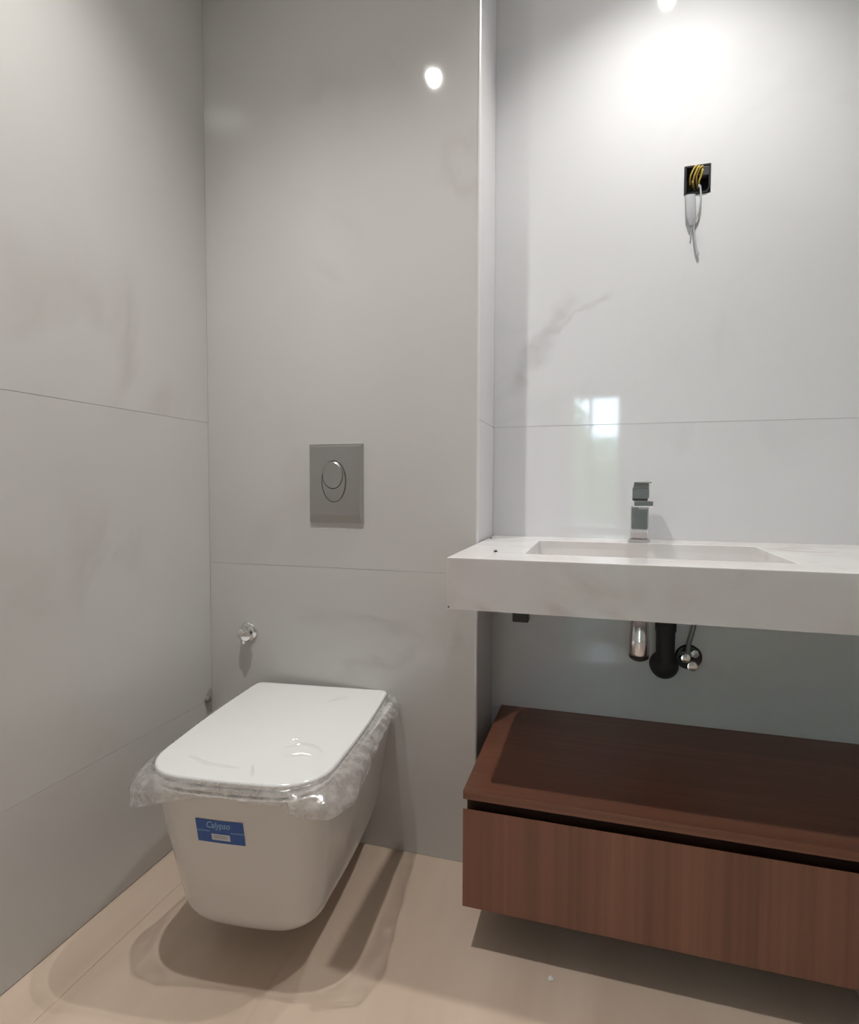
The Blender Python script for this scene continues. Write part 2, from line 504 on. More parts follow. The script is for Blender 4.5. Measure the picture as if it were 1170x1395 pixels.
bm_box(-0.15, -0.10, FAR - 0.07, FAR - 0.03, WZ0 + 0.05, WZ1 - 0.05, bm=win)
w1 = struct('window_1', win, M['plaster'], 'white framed window at the end of the passage')
obj('pane', bm_box(WX0 + 0.05, -0.15, FAR - 0.053, FAR - 0.047, WZ0 + 0.05, WZ1 - 0.05), M['glass'], w1)
obj('pane', bm_box(-0.10, WX1 - 0.05, FAR - 0.053, FAR - 0.047, WZ0 + 0.05, WZ1 - 0.05), M['glass'], w1)
struct('ground', bm_box(-6, 6, -14, FAR - 0.3, -0.12, -0.02), M['ground'], 'paved ground outside the window')

struct('wall_garden', bm_box(-6, 6, -13.6, -13.4, -0.02, 1.15), M['ground'], 'low screen added outside the window to block the horizon sky')  # unseen block added to hide bright sky below the foliage

# a daylight portal in the window opening (only guides sampling of the sky)
pl = bpy.data.lights.new('window_daylight', 'AREA')
pl.shape = 'RECTANGLE'; pl.size = WX1 - WX0; pl.size_y = WZ1 - WZ0
pl.cycles.is_portal = True
po = bpy.data.objects.new('window_daylight', pl)
COL.objects.link(po)
po.location = ((WX0 + WX1) / 2, FAR - 0.005, (WZ0 + WZ1) / 2)
po.rotation_euler = (PI / 2, 0, PI)       # shines towards +Y

def shrub(x, y, height, radius, label):
    t = thing('shrub', label, 'shrub', (x, y, -0.02), 'shrubs outside the window')
    st = bmesh.new()
    for k in range(7):
        a = 2 * PI * k / 7
        bm_tube([(x + 0.02 * math.cos(a), y + 0.02 * math.sin(a), -0.02),
                 (x + radius * 0.4 * math.cos(a), y + radius * 0.4 * math.sin(a), height * 0.5),
                 (x + radius * 0.6 * math.cos(a), y + radius * 0.6 * math.sin(a), height * 0.85)], [0.015, 0.011, 0.005], 6, st)
    obj('stem', st, M['bark'], t)
    lf = bmesh.new()
    for k in range(2600):
        d = Vector((random.gauss(0, 1), random.gauss(0, 1), random.gauss(0, 1))).normalized() * (random.random() ** 0.4)
        c = Vector((x + d.x * radius, y + d.y * radius, height * 0.55 + d.z * height * 0.45))
        n_ = Vector((random.gauss(0, 1), random.gauss(0, 1), random.gauss(0, 1))).normalized()
        a = n_.orthogonal().normalized(); b = n_.cross(a); s = random.uniform(0.05, 0.09)
        lf.faces.new([lf.verts.new(c + a * s), lf.verts.new(c + b * s * 0.5 + n_ * s * 0.15), lf.verts.new(c - a * s), lf.verts.new(c - b * s * 0.5 + n_ * s * 0.15)])
    o = obj('foliage', lf, M['leaf'], t, recalc=False)
    o['kind'] = 'stuff'
shrub(-0.80, -6.6, 2.9, 0.66, 'taller leafy green shrub outside the window')
shrub(0.15, -8.3, 2.02, 0.98, 'shorter leafy green shrub outside the window')

shrub(-0.90, -11.6, 1.95, 1.25, 'broad leafy green shrub farther away outside the window')

bm = bmesh.new()
NX, NY = 22, 34
gr = []
for i in range(NX + 1):
    row = []
    for j in range(NY + 1):
        fx_, fy_ = i / NX, j / NY
        h = abs(noise.noise(Vector((fx_ * 4.3, fy_ * 6.1, 3.3)))) * 0.10 + abs(noise.noise(Vector((fx_ * 9, fy_ * 12, 9.1)))) * 0.04
        edge = min(1.0, 6 * min(fx_, 1 - fx_, fy_, 1 - fy_))
        row.append(bm.verts.new((-0.06 + 0.19 * fx_ + 0.03 * math.sin(fy_ * 7), -0.98 + 0.46 * fy_ + 0.02 * math.sin(fx_ * 6), 0.001 + h * edge)))
    gr.append(row)
for i in range(NX):
    for j in range(NY):
        bm.faces.new((gr[i][j], gr[i + 1][j], gr[i + 1][j + 1], gr[i][j + 1]))
tag(obj('plastic_sheet', bm, M['film'], smooth=False, recalc=False), 'crumpled clear plastic sheet lying on the floor in the doorway', 'plastic sheet')

# ------------------------------------------------------------------ ceiling downlights
for k, (lx, ly, watts, glow) in enumerate(LAMPS):
    t = thing('ceiling_downlight', ['round recessed downlight in the ceiling above the toilet', 'round recessed downlight in the ceiling above the basin'][k],
              'light', (lx, ly, CEIL - 0.006), 'ceiling downlights')
    obj('trim_ring', bm_lathe([(0.024, 0.0), (0.024, -0.004), (0.028, -0.006), (0.042, -0.0045), (0.044, 0.0)], (lx, ly, CEIL), (0, 0, 1), 40), M['plaster'], t, smooth=True)
    obj('lens', bm_lathe([(0.0, -0.002), (0.024, -0.002), (0.024, 0.0)], (lx, ly, CEIL), (0, 0, 1), 40), emitter('glowing_lamp_lens', LAMP_COL, glow), t)
    ld = bpy.data.lights.new('downlight_beam', 'SPOT')
    ld.energy = watts
    ld.color = LAMP_COL
    ld.spot_size = math.radians(118)
    ld.spot_blend = 1.0
    ld.shadow_soft_size = 0.022
    lo = bpy.data.objects.new('downlight_beam', ld)
    COL.objects.link(lo)
    lo.parent = t
    lo.location = (0, 0, -0.012)

# ------------------------------------------------------------------ wall-hung toilet
TH = math.radians(6.3)
OX, OY = -0.736, 1.441
def tl(w, u, z):
    return Vector((OX + w * math.cos(TH) + u * math.sin(TH), min(OY + w * math.sin(TH) - u * math.cos(TH), YB - 0.0004), z))

def outline(hw, ub, uf, rc, rb=0.018, bulge=0.012, nc=10, ns=10, nf=14):
    """plan outline of seat / bowl: back edge at u=ub, front at u=uf, half width hw; right side first."""
    pts = []
    for k in range(5):                                    # back right corner
        a = -PI / 2 + PI / 2 * k / 4
        pts.append((hw - rb + rb * math.cos(a), ub + rb + rb * math.sin(a)))
    for k in range(1, ns):
        f = k / ns
        pts.append((hw + 0.006 * math.sin(PI * f), ub + rb + (uf - rc - ub - rb) * f))
    for k in range(nc + 1):
        a = PI / 2 * k / nc
        e = 0.86                                          # superelliptic corner
        pts.append((hw - rc + rc * max(0.0, math.cos(a)) ** e, uf - rc + rc * max(0.0, math.sin(a)) ** e))
    right = pts
    x0 = right[-1][0]
    front = [(x0 * (1 - 2 * k / nf), uf) for k in range(1, nf)]
    left = [(-x, y) for x, y in reversed(right)]
    full = right + front + left
    return [(x, y + bulge * max(0.0, 1 - (x / hw) ** 2) * max(0.0, (y - ub) / (uf - ub)) ** 6) for x, y in full]

N_OUT = len(outline(0.19, 0, 0.52, 0.1))

def loft(levels, bm=None, cap_bottom=True, cap_top=True):
    bm = bm or bmesh.new()
    rings = [[bm.verts.new(tl(w, u, z)) for (w, u), z in zip(ol, zs_)] for ol, zs_ in levels]
    for p, q in zip(rings, rings[1:]):
        n = len(p)
        for k in range(n):
            bm.faces.new((p[k], p[(k + 1) % n], q[(k + 1) % n], q[k]))
    if cap_bottom:
        bm.faces.new(list(reversed(rings[0])))
    if cap_top:
        bm.faces.new(rings[-1])
    return bm

def lev(hw, ub, uf, rc, z, **k):
    ol = outline(hw, ub, uf, rc, **k)
    return ol, [z] * len(ol)

toilet = thing('wall_hung_toilet', 'white wall-hung toilet with closed lid beside the grey marble wall', 'toilet', tl(0, 0.25, 0.085))

# bowl: horizontal slices from the underside to the rim
Z0, Z1 = 0.072, 0.408
def bowl_dims(t):
    s = t ** 0.85
    hw = 0.146 + 0.041 * s
    uf = 0.447 + 0.076 * s
    rr = 0.055                                            # rounded lower edge
    h = t * (Z1 - Z0)
    if h < rr:
        q = rr * (1 - math.sqrt(max(0.0, 1 - (1 - h / rr) ** 2)))
        hw -= q * 0.85; uf -= q * 0.85
    return hw, uf
def flared(level, t):
    ol_, z_ = level                                       # the body widens a little towards the wall
    return [(w * (1 + (0.02 + 0.09 * t) * max(0.0, 1 - u / 0.42) ** 1.5), u) for w, u in ol_], z_
lv = []
NT = 30
for k in range(NT + 1):
    t = (k / NT) ** 1.5
    hw, uf = bowl_dims(t)
    lv.append(flared(lev(hw, 0.0, uf, 0.072 + 0.020 * t, Z0 + t * (Z1 - Z0), rb=0.008), t))
hw, uf = bowl_dims(1.0)
lv.append(flared(lev(hw - 0.002, 0.0, uf - 0.002, 0.091, Z1 + 0.0022, rb=0.008), 1.0))
lv.append(flared(lev(hw - 0.006, 0.0, uf - 0.006, 0.088, Z1 + 0.003, rb=0.008), 1.0))
obj('bowl', loft(lv), M['ceramic'], toilet, smooth=True)

# seat ring and lid, with a shadow gap between them
def slab(hw, ub, uf, rc, z0, z1, r):
    L = [lev(hw - r, ub + r, uf - r, rc, z0)]
    for k in range(1, 5):
        a = PI / 2 * k / 4
        L.append(lev(hw - r + r * math.sin(a), ub + r - r * math.sin(a), uf - r + r * math.sin(a), rc, z0 + r - r * math.cos(a)))
    for k in range(0, 5):
        a = PI / 2 * k / 4
        L.append(lev(hw - r + r * math.cos(a), ub + r - r * math.cos(a), uf - r + r * math.cos(a), rc, z1 - r + r * math.sin(a)))
    return loft(L)
obj('shadow_gap', slab(0.182, 0.020, 0.514, 0.092, 0.4108, 0.4140, 0.001), M['gap'], toilet)
obj('seat', slab(0.190, 0.012, 0.522, 0.098, 0.4140, 0.4245, 0.004), M['seat'], toilet, smooth=True)
obj('shadow_gap', slab(0.181, 0.020, 0.513, 0.092, 0.4245, 0.4280, 0.001), M['gap'], toilet)
obj('lid', slab(0.1915, 0.006, 0.524, 0.100, 0.4280, 0.4420, 0.006), M['seat'], toilet, smooth=True)
# low hinge bar against the wall
for s in (-1, 1):
    obj('hinge', bm_lathe([(0.0, -0.018), (0.010, -0.018), (0.011, -0.016), (0.011, 0.016), (0.010, 0.018), (0.0, 0.018)],
                          tl(s * 0.085, 0.014, 0.4245), (1, 0, 0), 16), M['chrome'], toilet, smooth=True)

# blue label on the front of the bowl (follows the glaze)
def bowl_front(w, z, off):
    t = (z - Z0) / (Z1 - Z0)
    hw, uf = bowl_dims(t)
    u = uf + 0.012 * max(0.0, 1 - (w / hw) ** 2)
    return tl(w, u + off, z)
LW0, LW1, LZ0, LZ1 = -0.063, 0.037, 0.306, 0.357
def label_pt(a, b, off):
    """a: 0..1 along the label, b: 0..1 upwards."""
    w = LW0 + (LW1 - LW0) * a
    z = LZ0 + (LZ1 - LZ0) * b
    return bowl_front(w, z, off)
def label_patch(a0, a1, b0, b1, off, na=10, nb=4):
    bm = bmesh.new()
    g = [[bm.verts.new(label_pt(a0 + (a1 - a0) * i / na, b0 + (b1 - b0) * j / nb, off)) for j in range(nb + 1)] for i in range(na + 1)]
    for i in range(na):
        for j in range(nb):
            bm.faces.new((g[i][j], g[i + 1][j], g[i + 1][j + 1], g[i][j + 1]))
    return bm
sticker = obj('sticker', label_patch(0, 1, 0, 1, 0.0009), M['label_blue'], toilet, recalc=False)
sticker['label'] = 'blue paper label with white script'
obj('printed_box', label_patch(0.31, 0.70, 0.13, 0.40, 0.0013), M['label_white'], sticker, recalc=False)
for b in (0.22, 0.30):
    obj('printed_line', label_patch(0.36, 0.64, b, b + 0.035, 0.0016, 8, 1), M['label_line'], sticker, recalc=False)
obj('printed_line', label_patch(0.0, 0.28, 0.485, 0.515, 0.0013, 6, 1), M['label_light'], sticker, recalc=False)
obj('printed_line', label_patch(0.72, 1.0, 0.485, 0.515, 0.0013, 6, 1), M['label_light'], sticker, recalc=False)
fc = bpy.data.curves.new('script_text', 'FONT')
fc.body = 'Calypso'
fc.size = 1.0; fc.offset = 0.012; fc.shear = 0.35; fc.resolution_u = 3
fo = bpy.data.objects.new('script_text', fc)
COL.objects.link(fo)
bpy.context.view_layer.update()
tm = bpy.data.meshes.new_from_object(fo.evaluated_get(bpy.context.evaluated_depsgraph_get()))
bpy.data.objects.remove(fo)
bm = bmesh.new(); bm.from_mesh(tm)
x0 = min(v.co.x for v in bm.verts); x1 = max(v.co.x for v in bm.verts)
y0 = min(v.co.y for v in bm.verts); y1 = max(v.co.y for v in bm.verts)
for v in bm.verts:
    a = 0.23 + 0.50 * (v.co.x - x0) / (x1 - x0)
    b = 0.56 + 0.38 * (v.co.y - y0) / (y1 - y0)
    v.co = label_pt(a, b, 0.0014)
obj('script_lettering', bm, M['label_light'], sticker, recalc=False)

# ------------------------------------------------------------------ plastic film around the seat
film = bmesh.new()
ol = outline(0.1935, 0.010, 0.527, 0.101, nc=26, ns=44, nf=40)
NP = len(ol)
# length parameter and outward direction of each outline point
dirs = []
for k in range(NP):
    p, q = Vector(ol[max(k - 1, 0)]), Vector(ol[min(k + 1, NP - 1)])
    d = (q - p).normalized()
    dirs.append(Vector((d.y, -d.x)))
def bump_at(w, u, cw, cu, s):
    return math.exp(-((w - cw) ** 2 + (u - cu) ** 2) / (2 * s * s))
NR = 26
rows = []
for r in range(NR + 1):
    ring = []
    f = r / NR
    for k in range(NP):
        w, u = ol[k]; d = dirs[k]
        nz = Vector((w * 34, u * 34, f * 5.0))
        nz = nz * 0.8; n1 = noise.noise(nz); n2 = noise.noise(nz * 2.3 + Vector((5, 1, 2))); n3 = noise.noise(Vector((w * 16, u * 16, 7.7)))
        corner = bump_at(w, u, -0.165, 0.480, 0.055)       # bunched-up tail at the front left
        side = 1.0 if (w > 0.13) else 0.0
        side *= min(1.0, max(0.0, (0.56 - u) / 0.06))
        rightfront = bump_at(w, u, 0.165, 0.46, 0.07)
        flare = 0.004 + 0.028 * side + 0.018 * rightfront + 0.040 * corner
        drop = 0.024 + 0.022 * side * (0.75 + 0.8 * n3) + 0.016 * rightfront + 0.058 * corner + 0.006 * n3
        if f < 0.30:                                       # lying on the lid
            g = f / 0.30
            out = 0.0012 + 0.0006 * g
            z = 0.4405 - 0.0060 * g
            P = (w + d.x * out, u + d.y * out, z)
        else:
            g = (f - 0.30) / 0.70
            out = 0.0018 + flare * math.sin(min(1.0, g * 1.25) * PI / 2) + (0.006 + 0.008 * side + 0.010 * corner) * (n1 * 0.8 + n2 * 0.25) * g
            out = max(out, 0.0014)
            z = 0.4345 - 0.8 * drop * (g ** 1.25) + 0.003 * n2 * g
            P = (w + d.x * out, u + d.y * out, z)
        ring.append(film.verts.new(tl(*P)))
    rows.append(ring)
for p, q in zip(rows, rows[1:]):
    for k in range(NP - 1):
        film.faces.new((p[k], p[k + 1], q[k + 1], q[k]))
# the flat sheet over the lid, with a few wrinkles
fl = obj('plastic_film', film, M['film'], None, smooth=True, recalc=False)
tag(fl, 'crumpled clear plastic film wrapped around the toilet seat and lid', 'plastic film')

def wrinkle(points, hgt, wid):
    """a soft ridge in the film that lies on the lid."""
    bm = bmesh.new()
    pts = smooth_path([(p[0], p[1], 0) for p in points], 6)
    prev = None
    for i, p in enumerate(pts):
        t = (pts[min(i + 1, len(pts) - 1)] - pts[max(i - 1, 0)]).normalized()
        nrm = Vector((-t.y, t.x, 0))
        e = math.sin(PI * i / (len(pts) - 1))
        row = [bm.verts.new(tl(*(p + nrm * wid * s * (0.3 + 0.7 * e))[:2], 0.4424 + hgt * e * hh)) for s, hh in ((-1, 0.0), (-0.4, 0.75), (0, 1.0), (0.4, 0.75), (1, 0.0))]
        if prev:
            for a in range(4):
                bm.faces.new((prev[a], prev[a + 1], row[a + 1], row[a]))
        prev = row
    return bm
for pts, h_, w_ in (
        ([(0.060, 0.385), (0.092, 0.365), (0.128, 0.375), (0.150, 0.392)], 0.0055, 0.006),
        ([(0.075, 0.425), (0.105, 0.412), (0.135, 0.408)], 0.005, 0.005),
        ([(0.055, 0.350), (0.075, 0.338)], 0.004, 0.005),
        ([(0.060, 0.120), (0.085, 0.095), (0.100, 0.080)], 0.004, 0.007),
        ([(0.030, 0.470), (0.045, 0.500), (0.050, 0.512)], 0.004, 0.004),
        ([(-0.120, 0.455), (-0.060, 0.480), (0.010, 0.486)], 0.003, 0.007)):
    obj('wrinkle', wrinkle(pts, h_, w_), M['film_clear'], fl, smooth=True, recalc=False)

# ------------------------------------------------------------------ flush plate
px0, px1, pz0, pz1 = -0.774, -0.614, 0.899, 1.1155
fp = thing('flush_plate', 'satin chrome flush plate with oval dual buttons above the toilet', 'flush plate', ((px0 + px1) / 2, YB, pz0))
bm = bmesh.new()
def ring_rect(ix, iz0, iz1, y):
    return [bm.verts.new(c) for c in ((px0 + ix, y, pz0 + iz0), (px1 - ix, y, pz0 + iz0), (px1 - ix, y, pz1 - iz1), (px0 + ix, y, pz1 - iz1))]
rs = [ring_rect(0, 0, 0, YB), ring_rect(0, 0, 0, YB - 0.006), ring_rect(0.0015, 0.0015, 0.0015, YB - 0.0075),
      ring_rect(0.006, 0.020, 0.006, YB - 0.012), ring_rect(0.0075, 0.022, 0.0075, YB - 0.0125)]
for p, q in zip(rs, rs[1:]):
    for k in range(4):
        bm.faces.new((p[k], p[(k + 1) % 4], q[(k + 1) % 4], q[k]))
bm.faces.new(rs[-1]); bm.faces.new(list(reversed(rs[0])))
obj('cover', bm, M['satin'], fp)
def ellipse_disc(cx, cz, ax, az, prof_, n=48):
    """prof_: list of (scale, y)."""
    bm = bmesh.new()
    rings = []
    for s, y in prof_:
        if s == 0:
            rings.append([bm.verts.new((cx, y, cz))])
        else:
            rings.append([bm.verts.new((cx + ax * s * math.cos(2 * PI * k / n), y, cz + az * s * math.sin(2 * PI * k / n))) for k in range(n)])
    for p, q in zip(rings, rings[1:]):
        for k in range(n):
            k2 = (k + 1) % n
            if len(q) == 1:
                bm.faces.new((p[k], p[k2], q[0]))
            else:
                bm.faces.new((p[k], p[k2], q[k2], q[k]))
    return bm
cx, cz = -0.697, 1.013
yp = YB - 0.0125
obj('button_groove', ellipse_disc(cx, cz, 0.037, 0.0575, [(1.0, yp + 0.001), (1.0, yp - 0.0006), (0.0, yp - 0.0006)]), M['dark_groove'], fp)
obj('half_flush_button', ellipse_disc(cx + 0.0005, cz - 0.0005, 0.0345, 0.055, [(1.0, yp), (1.0, yp - 0.0022), (0.95, yp - 0.0036), (0.5, yp - 0.0026), (0, yp - 0.0022)]), M['satin'], fp, smooth=True)
obj('button_groove', ellipse_disc(cx - 0.002, cz + 0.0165, 0.0305, 0.0375, [(1.0, yp), (1.0, yp - 0.0037), (0.0, yp - 0.0037)]), M['dark_groove'], fp)
obj('full_flush_button', ellipse_disc(cx - 0.002, cz + 0.0175, 0.0290, 0.0360, [(1.0, yp), (1.0, yp - 0.0045), (0.94, yp - 0.0062), (0.5, yp - 0.0052), (0, yp - 0.0048)]), M['satin'], fp, smooth=True)

# ------------------------------------------------------------------ angle valve on the wall
vx, vz = -0.978, 0.573
va = thing('angle_valve', 'small round chrome stop valve on the wall above the toilet', 'valve', (vx, YB, vz - 0.026))
obj('flange', bm_lathe([(0.0, 0.0), (0.0285, 0.0), (0.0285, 0.003), (0.026, 0.007), (0.017, 0.011), (0.0, 0.012)], (vx, YB, vz), (0, -1, 0), 36), M['chrome'], va, smooth=True)
obj('valve_body', bm_lathe([(0.0, 0.008), (0.013, 0.008), (0.0155, 0.014), (0.0165, 0.022), (0.015, 0.032), (0.010, 0.039), (0.0, 0.042)], (vx - 0.005, YB, vz + 0.001), (0, -1, 0), 32), M['chrome'], va, smooth=True)
obj('handle', bm_lathe([(0.0, 0.0), (0.0135, 0.0), (0.0150, 0.002), (0.0150, 0.007), (0.0135, 0.009), (0.0, 0.0095)], (vx + 0.006, YB - 0.030, vz - 0.004), (0.75, -0.62, 0.0), 28), M['chrome'], va, smooth=True)
obj('outlet', bm_lathe([(0.0, 0.0), (0.0085, 0.0), (0.0085, 0.018), (0.0075, 0.020), (0.0, 0.020)], (vx - 0.004, YB - 0.024, vz - 0.010), (0, 0, -1), 20), M['chrome'], va, smooth=True)

# small plug low in the corner, on the left wall
tag(obj('dark_spot', bm_lathe([(0.0, 0.0), (0.009, 0.0), (0.0095, 0.003), (0.0085, 0.010), (0.004, 0.0125), (0.0, 0.013)], (XL, 1.425, 0.366), (1, 0, 0), 20), M['spot'], smooth=True),  # small raised disc marking a dark spot
    'small brownish plug in the left wall behind the toilet', 'spot')

# ------------------------------------------------------------------ marble counter with basin
CX0, CX1, CY0, CY1 = -0.2925, XR - 0.002, 1.118, YR
CZ0, CZ1 = 0.752, 0.857
BX0, BX1, BY0, BY1 = -0.150, 0.362, 1.226, 1.548
ct = thing('basin_counter', 'white marble counter with sunken rectangular basin and deep front apron', 'counter', ((CX0 + CX1) / 2, (CY0 + CY1) / 2, CZ0))
# top slab with the basin opening
bm = bmesh.new()
xs = [CX0, BX0, BX1, CX1]; ys = [CY0, BY0, BY1, CY1]
tp = [[bm.verts.new((x, y, CZ1)) for y in ys] for x in xs]
bt = [[bm.verts.new((x, y, CZ1 - 0.02)) for y in ys] for x in xs]
for i in range(3):
    for j in range(3):
        if (i, j) == (1, 1):
            continue
        bm.faces.new((tp[i][j], tp[i + 1][j], tp[i + 1][j + 1], tp[i][j + 1]))
        bm.faces.new((bt[i][j], bt[i][j + 1], bt[i + 1][j + 1], bt[i + 1][j]))
def cw(a, b):
    bm.faces.new((tp[a[0]][a[1]], tp[b[0]][b[1]], bt[b[0]][b[1]], bt[a[0]][a[1]]))
for i in range(3):
    cw((i, 0), (i + 1, 0)); cw((i, 3), (i + 1, 3)); cw((0, i), (0, i + 1)); cw((3, i), (3, i + 1))
cw((1, 1), (2, 1)); cw((1, 2), (2, 2)); cw((1, 1), (1, 2)); cw((2, 1), (2, 2))
bmesh.ops.recalc_face_normals(bm, faces=list(bm.faces))
ed = [e for e in bm.edges if len(e.link_faces) == 2 and e.calc_face_angle(0) > 0.5 and e.verts[0].co.z > CZ1 - 0.001 and e.verts[1].co.z > CZ1 - 0.001]
bmesh.ops.bevel(bm, geom=ed, offset=0.0018, segments=2, affect='EDGES', profile=0.5)
obj('slab', bm, M['counter'], ct)
obj('apron', bm_box(CX0, CX1, CY0, CY0 + 0.02, CZ0, CZ1 - 0.02), M['counter'], ct)
obj('end_panel', bm_box(CX0, CX0 + 0.02, CY0 + 0.0201, YB - 0.002, CZ0, CZ1 - 0.02), M['counter'], ct)
# basin shell
bm = bmesh.new()
d = 0.075
def rect(x0, x1, y0, y1, z):
    return [bm.verts.new(c) for c in ((x0, y0, z), (x1, y0, z), (x1, y1, z), (x0, y1, z))]
rr = [rect(BX0, BX1, BY0, BY1, CZ1 - 0.019), rect(BX0 + 0.004, BX1 - 0.004, BY0 + 0.004, BY1 - 0.004, CZ1 - d + 0.006),
      rect(BX0 + 0.012, BX1 - 0.012, BY0 + 0.012, BY1 - 0.012, CZ1 - d), rect(0.08, 0.13, 1.36, 1.41, CZ1 - d - 0.004)]
for p, q in zip(rr, rr[1:]):
    for k in range(4):
        bm.faces.new((p[k], p[(k + 1) % 4], q[(k + 1) % 4], q[k]))
bm.faces.new(rr[-1])
ro = [rect(BX0 - 0.015, BX1 + 0.015, BY0 - 0.015, BY1 + 0.015, CZ1 - 0.0203), rect(BX0 - 0.015, BX1 + 0.015, BY0 - 0.015, BY1 + 0.015, CZ1 - d - 0.018)]
for k in range(4):
    bm.faces.new((ro[0][k], ro[1][k], ro[1][(k + 1) % 4], ro[0][(k + 1) % 4]))
bm.faces.new(ro[1])
for k in range(4):
    bm.faces.new((rr[0][k], ro[0][k], ro[0][(k + 1) % 4], rr[0][(k + 1) % 4]))
obj('basin', bm, M['counter'], ct)
obj('drain', bm_lathe([(0.0, 0.004), (0.018, 0.004), (0.022, 0.003), (0.023, 0.0), (0.0, 0.0)], (0.105, 1.385, CZ1 - d - 0.0035), (0, 0, 1), 28), M['chrome'], ct, smooth=True)
# grit and bits left on the counter
def grit(x, y, z, s, seed):
    bm = bmesh.new()
    bmesh.ops.create_icosphere(bm, subdivisions=2, radius=s)
    for v in bm.verts:
        k = 1 + 0.35 * noise.noise(v.co * (1.3 / s) + Vector((seed, 0, 0)))
        v.co = Vector((x + v.co.x * k, y + v.co.y * k, z + max(v.co.z * k * 0.6, -s * 0.4) + s * 0.4))
    return bm
tag(obj('grit_speck', grit(-0.2155, 1.243, CZ1, 0.0042, 1), M['speck'], smooth=True), 'dark speck of grit on the counter near its front left corner', 'grit')
tag(obj('grit_speck', grit(-0.284, 1.565, CZ1, 0.0028, 5), M['speck'], smooth=True), 'tiny grey speck of grit on the counter against the wall return', 'grit')
obj('corner_nick', bm_lathe([(0.0, 0.0005), (0.0016, 0.0003), (0.002, 0.0), (0.0, -0.0005)], (CX0 + 0.0035, CY0, 0.756), (0, -1, 0), 10), M['speck'], ct)
# black support clip under the counter
tag(obj('support_clip', bm_box(-0.170, -0.137, 1.192, 1.222, 0.7165, CZ1 - 0.0204, 0.002), M['black']), 'black plastic support clip under the marble counter', 'clip')

# ------------------------------------------------------------------ basin mixer
fx, fy = 0.1035, 1.602
fa = thing('basin_mixer', 'square chrome basin mixer standing on the marble counter', 'faucet', (fx, fy, CZ1))
def fbox(x0, x1, y0, y1, z0, z1, b=0.003):
    return bm_box(fx + x0, fx + x1, fy + y0, fy + y1, CZ1 + z0, CZ1 + z1, b, 3)
obj('base_plate', fbox(-0.0285, 0.0265, -0.026, 0.026, 0.0, 0.008, 0.002), M['chrome'], fa)
obj('body', fbox(-0.0235, 0.0215, -0.022, 0.022, 0.008, 0.094), M['chrome'], fa)
obj('spout', fbox(-0.0215, 0.0235, -0.120, 0.018, 0.0945, 0.1090, 0.002), M['chrome'], fa)
obj('aerator', bm_lathe([(0.0, 0.0), (0.011, 0.0), (0.0115, 0.002), (0.0115, 0.006), (0.0, 0.006)], (fx + 0.001, fy - 0.103, CZ1 + 0.0888), (0, 0, 1), 24), M['satin'], fa, smooth=True)
obj('cartridge_neck', fbox(-0.018, 0.018, -0.018, 0.018, 0.1085, 0.1135, 0.001), M['gap'], fa)
bm = bmesh.new()
# lever handle: block with a raised, forward-reaching flat lever
sec = [(0.022, 0.1135), (0.022, 0.138), (0.012, 0.148), (-0.050, 0.150), (-0.088, 0.156), (-0.090, 0.152), (-0.052, 0.143), (-0.021, 0.139), (-0.021, 0.1135)]
A = [bm.verts.new((fx - 0.0205, fy + y, CZ1 + z)) for y, z in sec]
B = [bm.verts.new((fx + 0.0215, fy + y, CZ1 + z)) for y, z in sec]
for k in range(len(sec)):
    k2 = (k + 1) % len(sec)
    bm.faces.new((A[k], A[k2], B[k2], B[k]))
bm.faces.new(A); bm.faces.new(list(reversed(B)))
bmesh.ops.recalc_face_normals(bm, faces=list(bm.faces))
bmesh.ops.bevel(bm, geom=list(bm.edges), offset=0.0012, segments=2, affect='EDGES', profile=0.5)
obj('lever', bm, M['chrome'], fa)

# ------------------------------------------------------------------ plumbing under the basin
tx, ty = 0.0985, 1.455
bt_ = thing('bottle_trap', 'chrome bottle trap hanging under the basin', 'trap', (tx, ty, 0.585))
obj('upper_body', bm_lathe([(0.0, 0.115), (0.018, 0.115), (0.018, 0.098), (0.0195, 0.096), (0.0225, 0.050), (0.0235, 0.046), (0.0, 0.046)], (tx, ty, 0.587), (0, 0, 1), 36), M['chrome_soft'], bt_, smooth=True)
obj('cup', bm_lathe([(0.0, 0.0455), (0.0232, 0.0455), (0.0232, 0.014), (0.0222, 0.010), (0.0, 0.010)], (tx, ty, 0.587), (0, 0, 1), 36), M['chrome_soft'], bt_, smooth=True)
obj('bottom_cap', bm_lathe([(0.0, 0.0098), (0.0232, 0.0098), (0.0222, 0.002), (0.014, -0.004), (0.0, -0.005)], (tx, ty, 0.587), (0, 0, 1), 36), M['black'], bt_, smooth=True)
obj('tail_pipe', bm_lathe([(0.0, 0.0), (0.016, 0.0), (0.016, 0.070), (0.0, 0.070)], (tx, ty, 0.695), (0, 0, 1), 28), M['chrome'], bt_, smooth=True)

dp = thing('drain_pipe', 'black plastic drain pipe with round wall elbow under the basin', 'pipe', (0.178, YR, 0.48))
px, pz = 0.1765, 0.519
obj('pipe', bm_tube([(px, 1.632, 0.838 - 0.10), (px, 1.632, 0.66), (px, 1.632, 0.56), (px, 1.633, 0.535)], [0.0245, 0.0245, 0.0235, 0.0235], 28), M['black_soft'], dp, smooth=True)
obj('collar', bm_lathe([(0.0, 0.0), (0.0255, 0.0), (0.0265, 0.003), (0.0265, 0.022), (0.025, 0.026), (0.0, 0.026)], (px, 1.632, 0.616), (0, 0, 1), 32), M['black_soft'], dp, smooth=True)
obj('elbow', bm_lathe([(0.0, 0.0), (0.0365, 0.0), (0.0375, 0.004), (0.0365, 0.020), (0.032, 0.034), (0.022, 0.046), (0.010, 0.053), (0.0, 0.054)], (px, YR, pz), (0, -1, 0), 36), M['black_soft'], dp, smooth=True)

